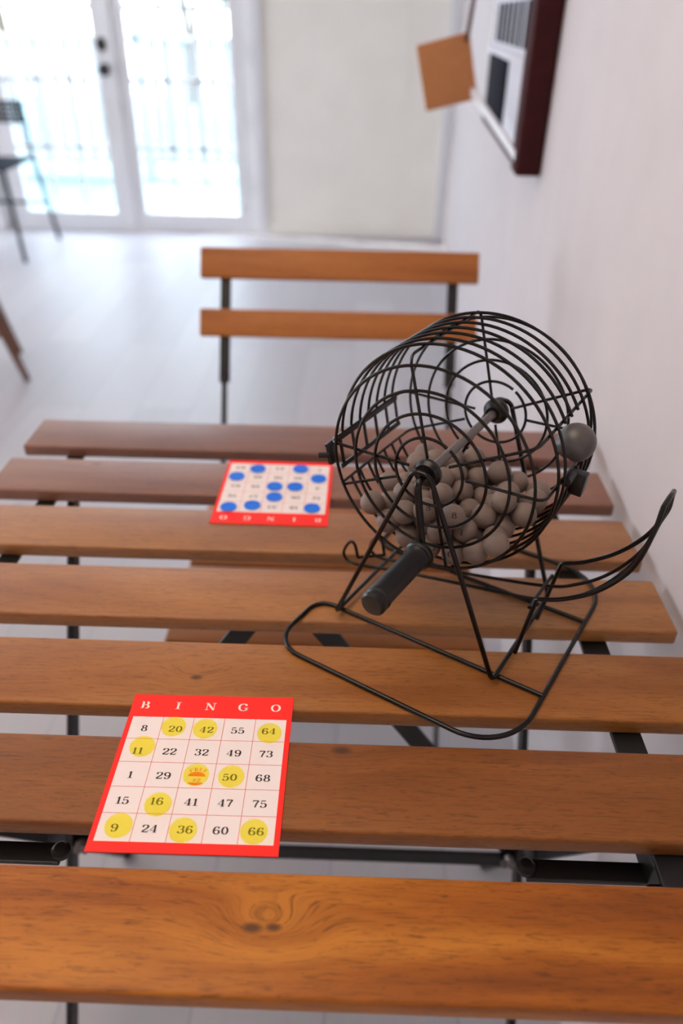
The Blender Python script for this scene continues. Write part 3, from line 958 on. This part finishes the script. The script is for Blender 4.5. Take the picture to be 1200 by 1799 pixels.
# local: x away from the wall is negative, y along the wall, z up
RL = 900
bm = BM(); box(bm, -52, -1, -4, 84, 0, 820, 6, 3); obj('near_stile', bm, M_dbrown, rack)
bm = BM(); box(bm, -46, -1, RL - 14, RL, 30, 820, 3, 2); obj('far_stile', bm, M_trim, rack)
bm = BM(); box(bm, -50, -1, -4, RL, 790, 830, 4, 3); obj('top_rail', bm, M_dbrown, rack)
bm = BM(); box(bm, -49, -1, 80, RL, 8, 34, 3, 2); obj('bottom_rail', bm, M_dbrown, rack)
bm = BM(); box(bm, -40, -1, 80, RL - 10, 30, 800); obj('back_panel', bm, M_frost, rack, smooth=False)
bm = BM(); box(bm, -52, -40, 84, RL - 14, 186, 202, 1); obj('ledge', bm, M_frost, rack, smooth=False)
for k in range(7):
    bm = BM(); box(bm, -44, -39, 150 + 100 * k, 190 + 100 * k, 214, 300, 1); obj('grille_bar', bm, M_dslate, rack, smooth=False)
bm = BM(); box(bm, -47, -39, 430, RL - 16, 34, 182, 2, 2); obj('black_panel', bm, M_dslate, rack)
bm = BM(); bar(bm, (-40, 2, 22), (-130, 420, 128), 16, 9, (0, 0, 1)); obj('support_arm', bm, M_trim, rack, smooth=False)
bm = BM(); tube(bm, [(-20, 412, 810), (-80, 410, 812), (-96, 408, 806)], 5, 10); obj('strap_peg', bm, M_dbrown, rack)
Rk = Matrix.Rotation(math.atan(-WSL), 4, 'Z')
pw = V(fx, FY, 200) + Rk @ V(-92, 412, 806)

tg = thing('hanging_tag', 'square tan board hanging from a dark strap beside the dark wall rack', 'hanging board', (215, 1500, 283))
bm = BM()
M = Matrix.Rotation(math.radians(-14), 4, 'Y') @ Matrix.Rotation(math.radians(-6), 4, 'Z')
M.translation = V(0, 0, 75)
box(bm, -62, 62, -6, 6, -70, 70, 3, 3, M=M)
obj('board', bm, M_tan, tg)
bm = BM()
pt = M @ V(56, -8, 62)
w0 = V(215, 1500, 283)
bar(bm, pt, pw - w0, 10, 3, (1, 0, 0)); obj('strap', bm, M_strap, tg, smooth=False)
bm = BM(); lathe(bm, [(0, 0), (6, 0), (5, 3), (0, 4)], 14, frame_to(M @ V(54, -6, 56), (0, -1, 0))); obj('rivet', bm, M_strap, tg)

# ------------------------------------------------------------------ seats at the left
st = thing('wooden_stool', 'brown wooden stool with splayed legs at the left edge of the room', 'stool', (-1588, 2094, FZ), math.radians(26))
bm = BM(); box(bm, -230, 230, -200, 200, 415, 455, 10, 3); obj('seat', bm, M_stool, st)
for sx, sy in ((1, -1), (-1, -1), (1, 1), (-1, 1)):
    bm = BM(); tube(bm, [(sx * 215, sy * 160, 418), (sx * 310, sy * 150, 0)], [20, 12], 12); obj('leg', bm, M_stool, st)
bm = BM(); tube(bm, [(-255, -156, 190), (255, -156, 190)], 9, 10); tube(bm, [(-255, 156, 190), (255, 156, 190)], 9, 10); obj('stretcher', bm, M_stool, st)

mc = thing('metal_chair', 'dark blue-black metal chair with a perforated back, by the French doors', 'chair', (-2108, 4130, FZ))
bm = BM()
box(bm, -230, 230, -10, 6, 652, 664, 3); box(bm, -230, 230, -10, 6, 752, 764, 3)
box(bm, -230, -216, -10, 6, 652, 764, 3); box(bm, 216, 230, -10, 6, 652, 764, 3)
for k in range(1, 20): box(bm, -230 + 23 * k - 7, -230 + 23 * k + 7, -5, 1, 655, 760)
for k in range(1, 4): box(bm, -225, 225, -5, 1, 652 + 28 * k - 4, 652 + 28 * k + 4)
obj('backrest', bm, M_slate, mc, smooth=False)
bm = BM(); box(bm, -235, 235, -430, 0, 466, 480, 4); obj('seat', bm, M_slate, mc, smooth=False)
for sx in (-1, 1):
    bm = BM(); tube(bm, [(sx * 222, -2, 700), (sx * 226, 10, 470), (sx * 262, 90, 0)], 12, 10); obj('leg', bm, M_slate, mc)
    bm = BM(); tube(bm, [(sx * 222, -410, 470), (sx * 250, -440, 0)], 12, 10); obj('leg', bm, M_slate, mc)
bm = BM(); tube(bm, [(-240, 50, 220), (240, 50, 220)], 8, 10); obj('stretcher', bm, M_slate, mc)
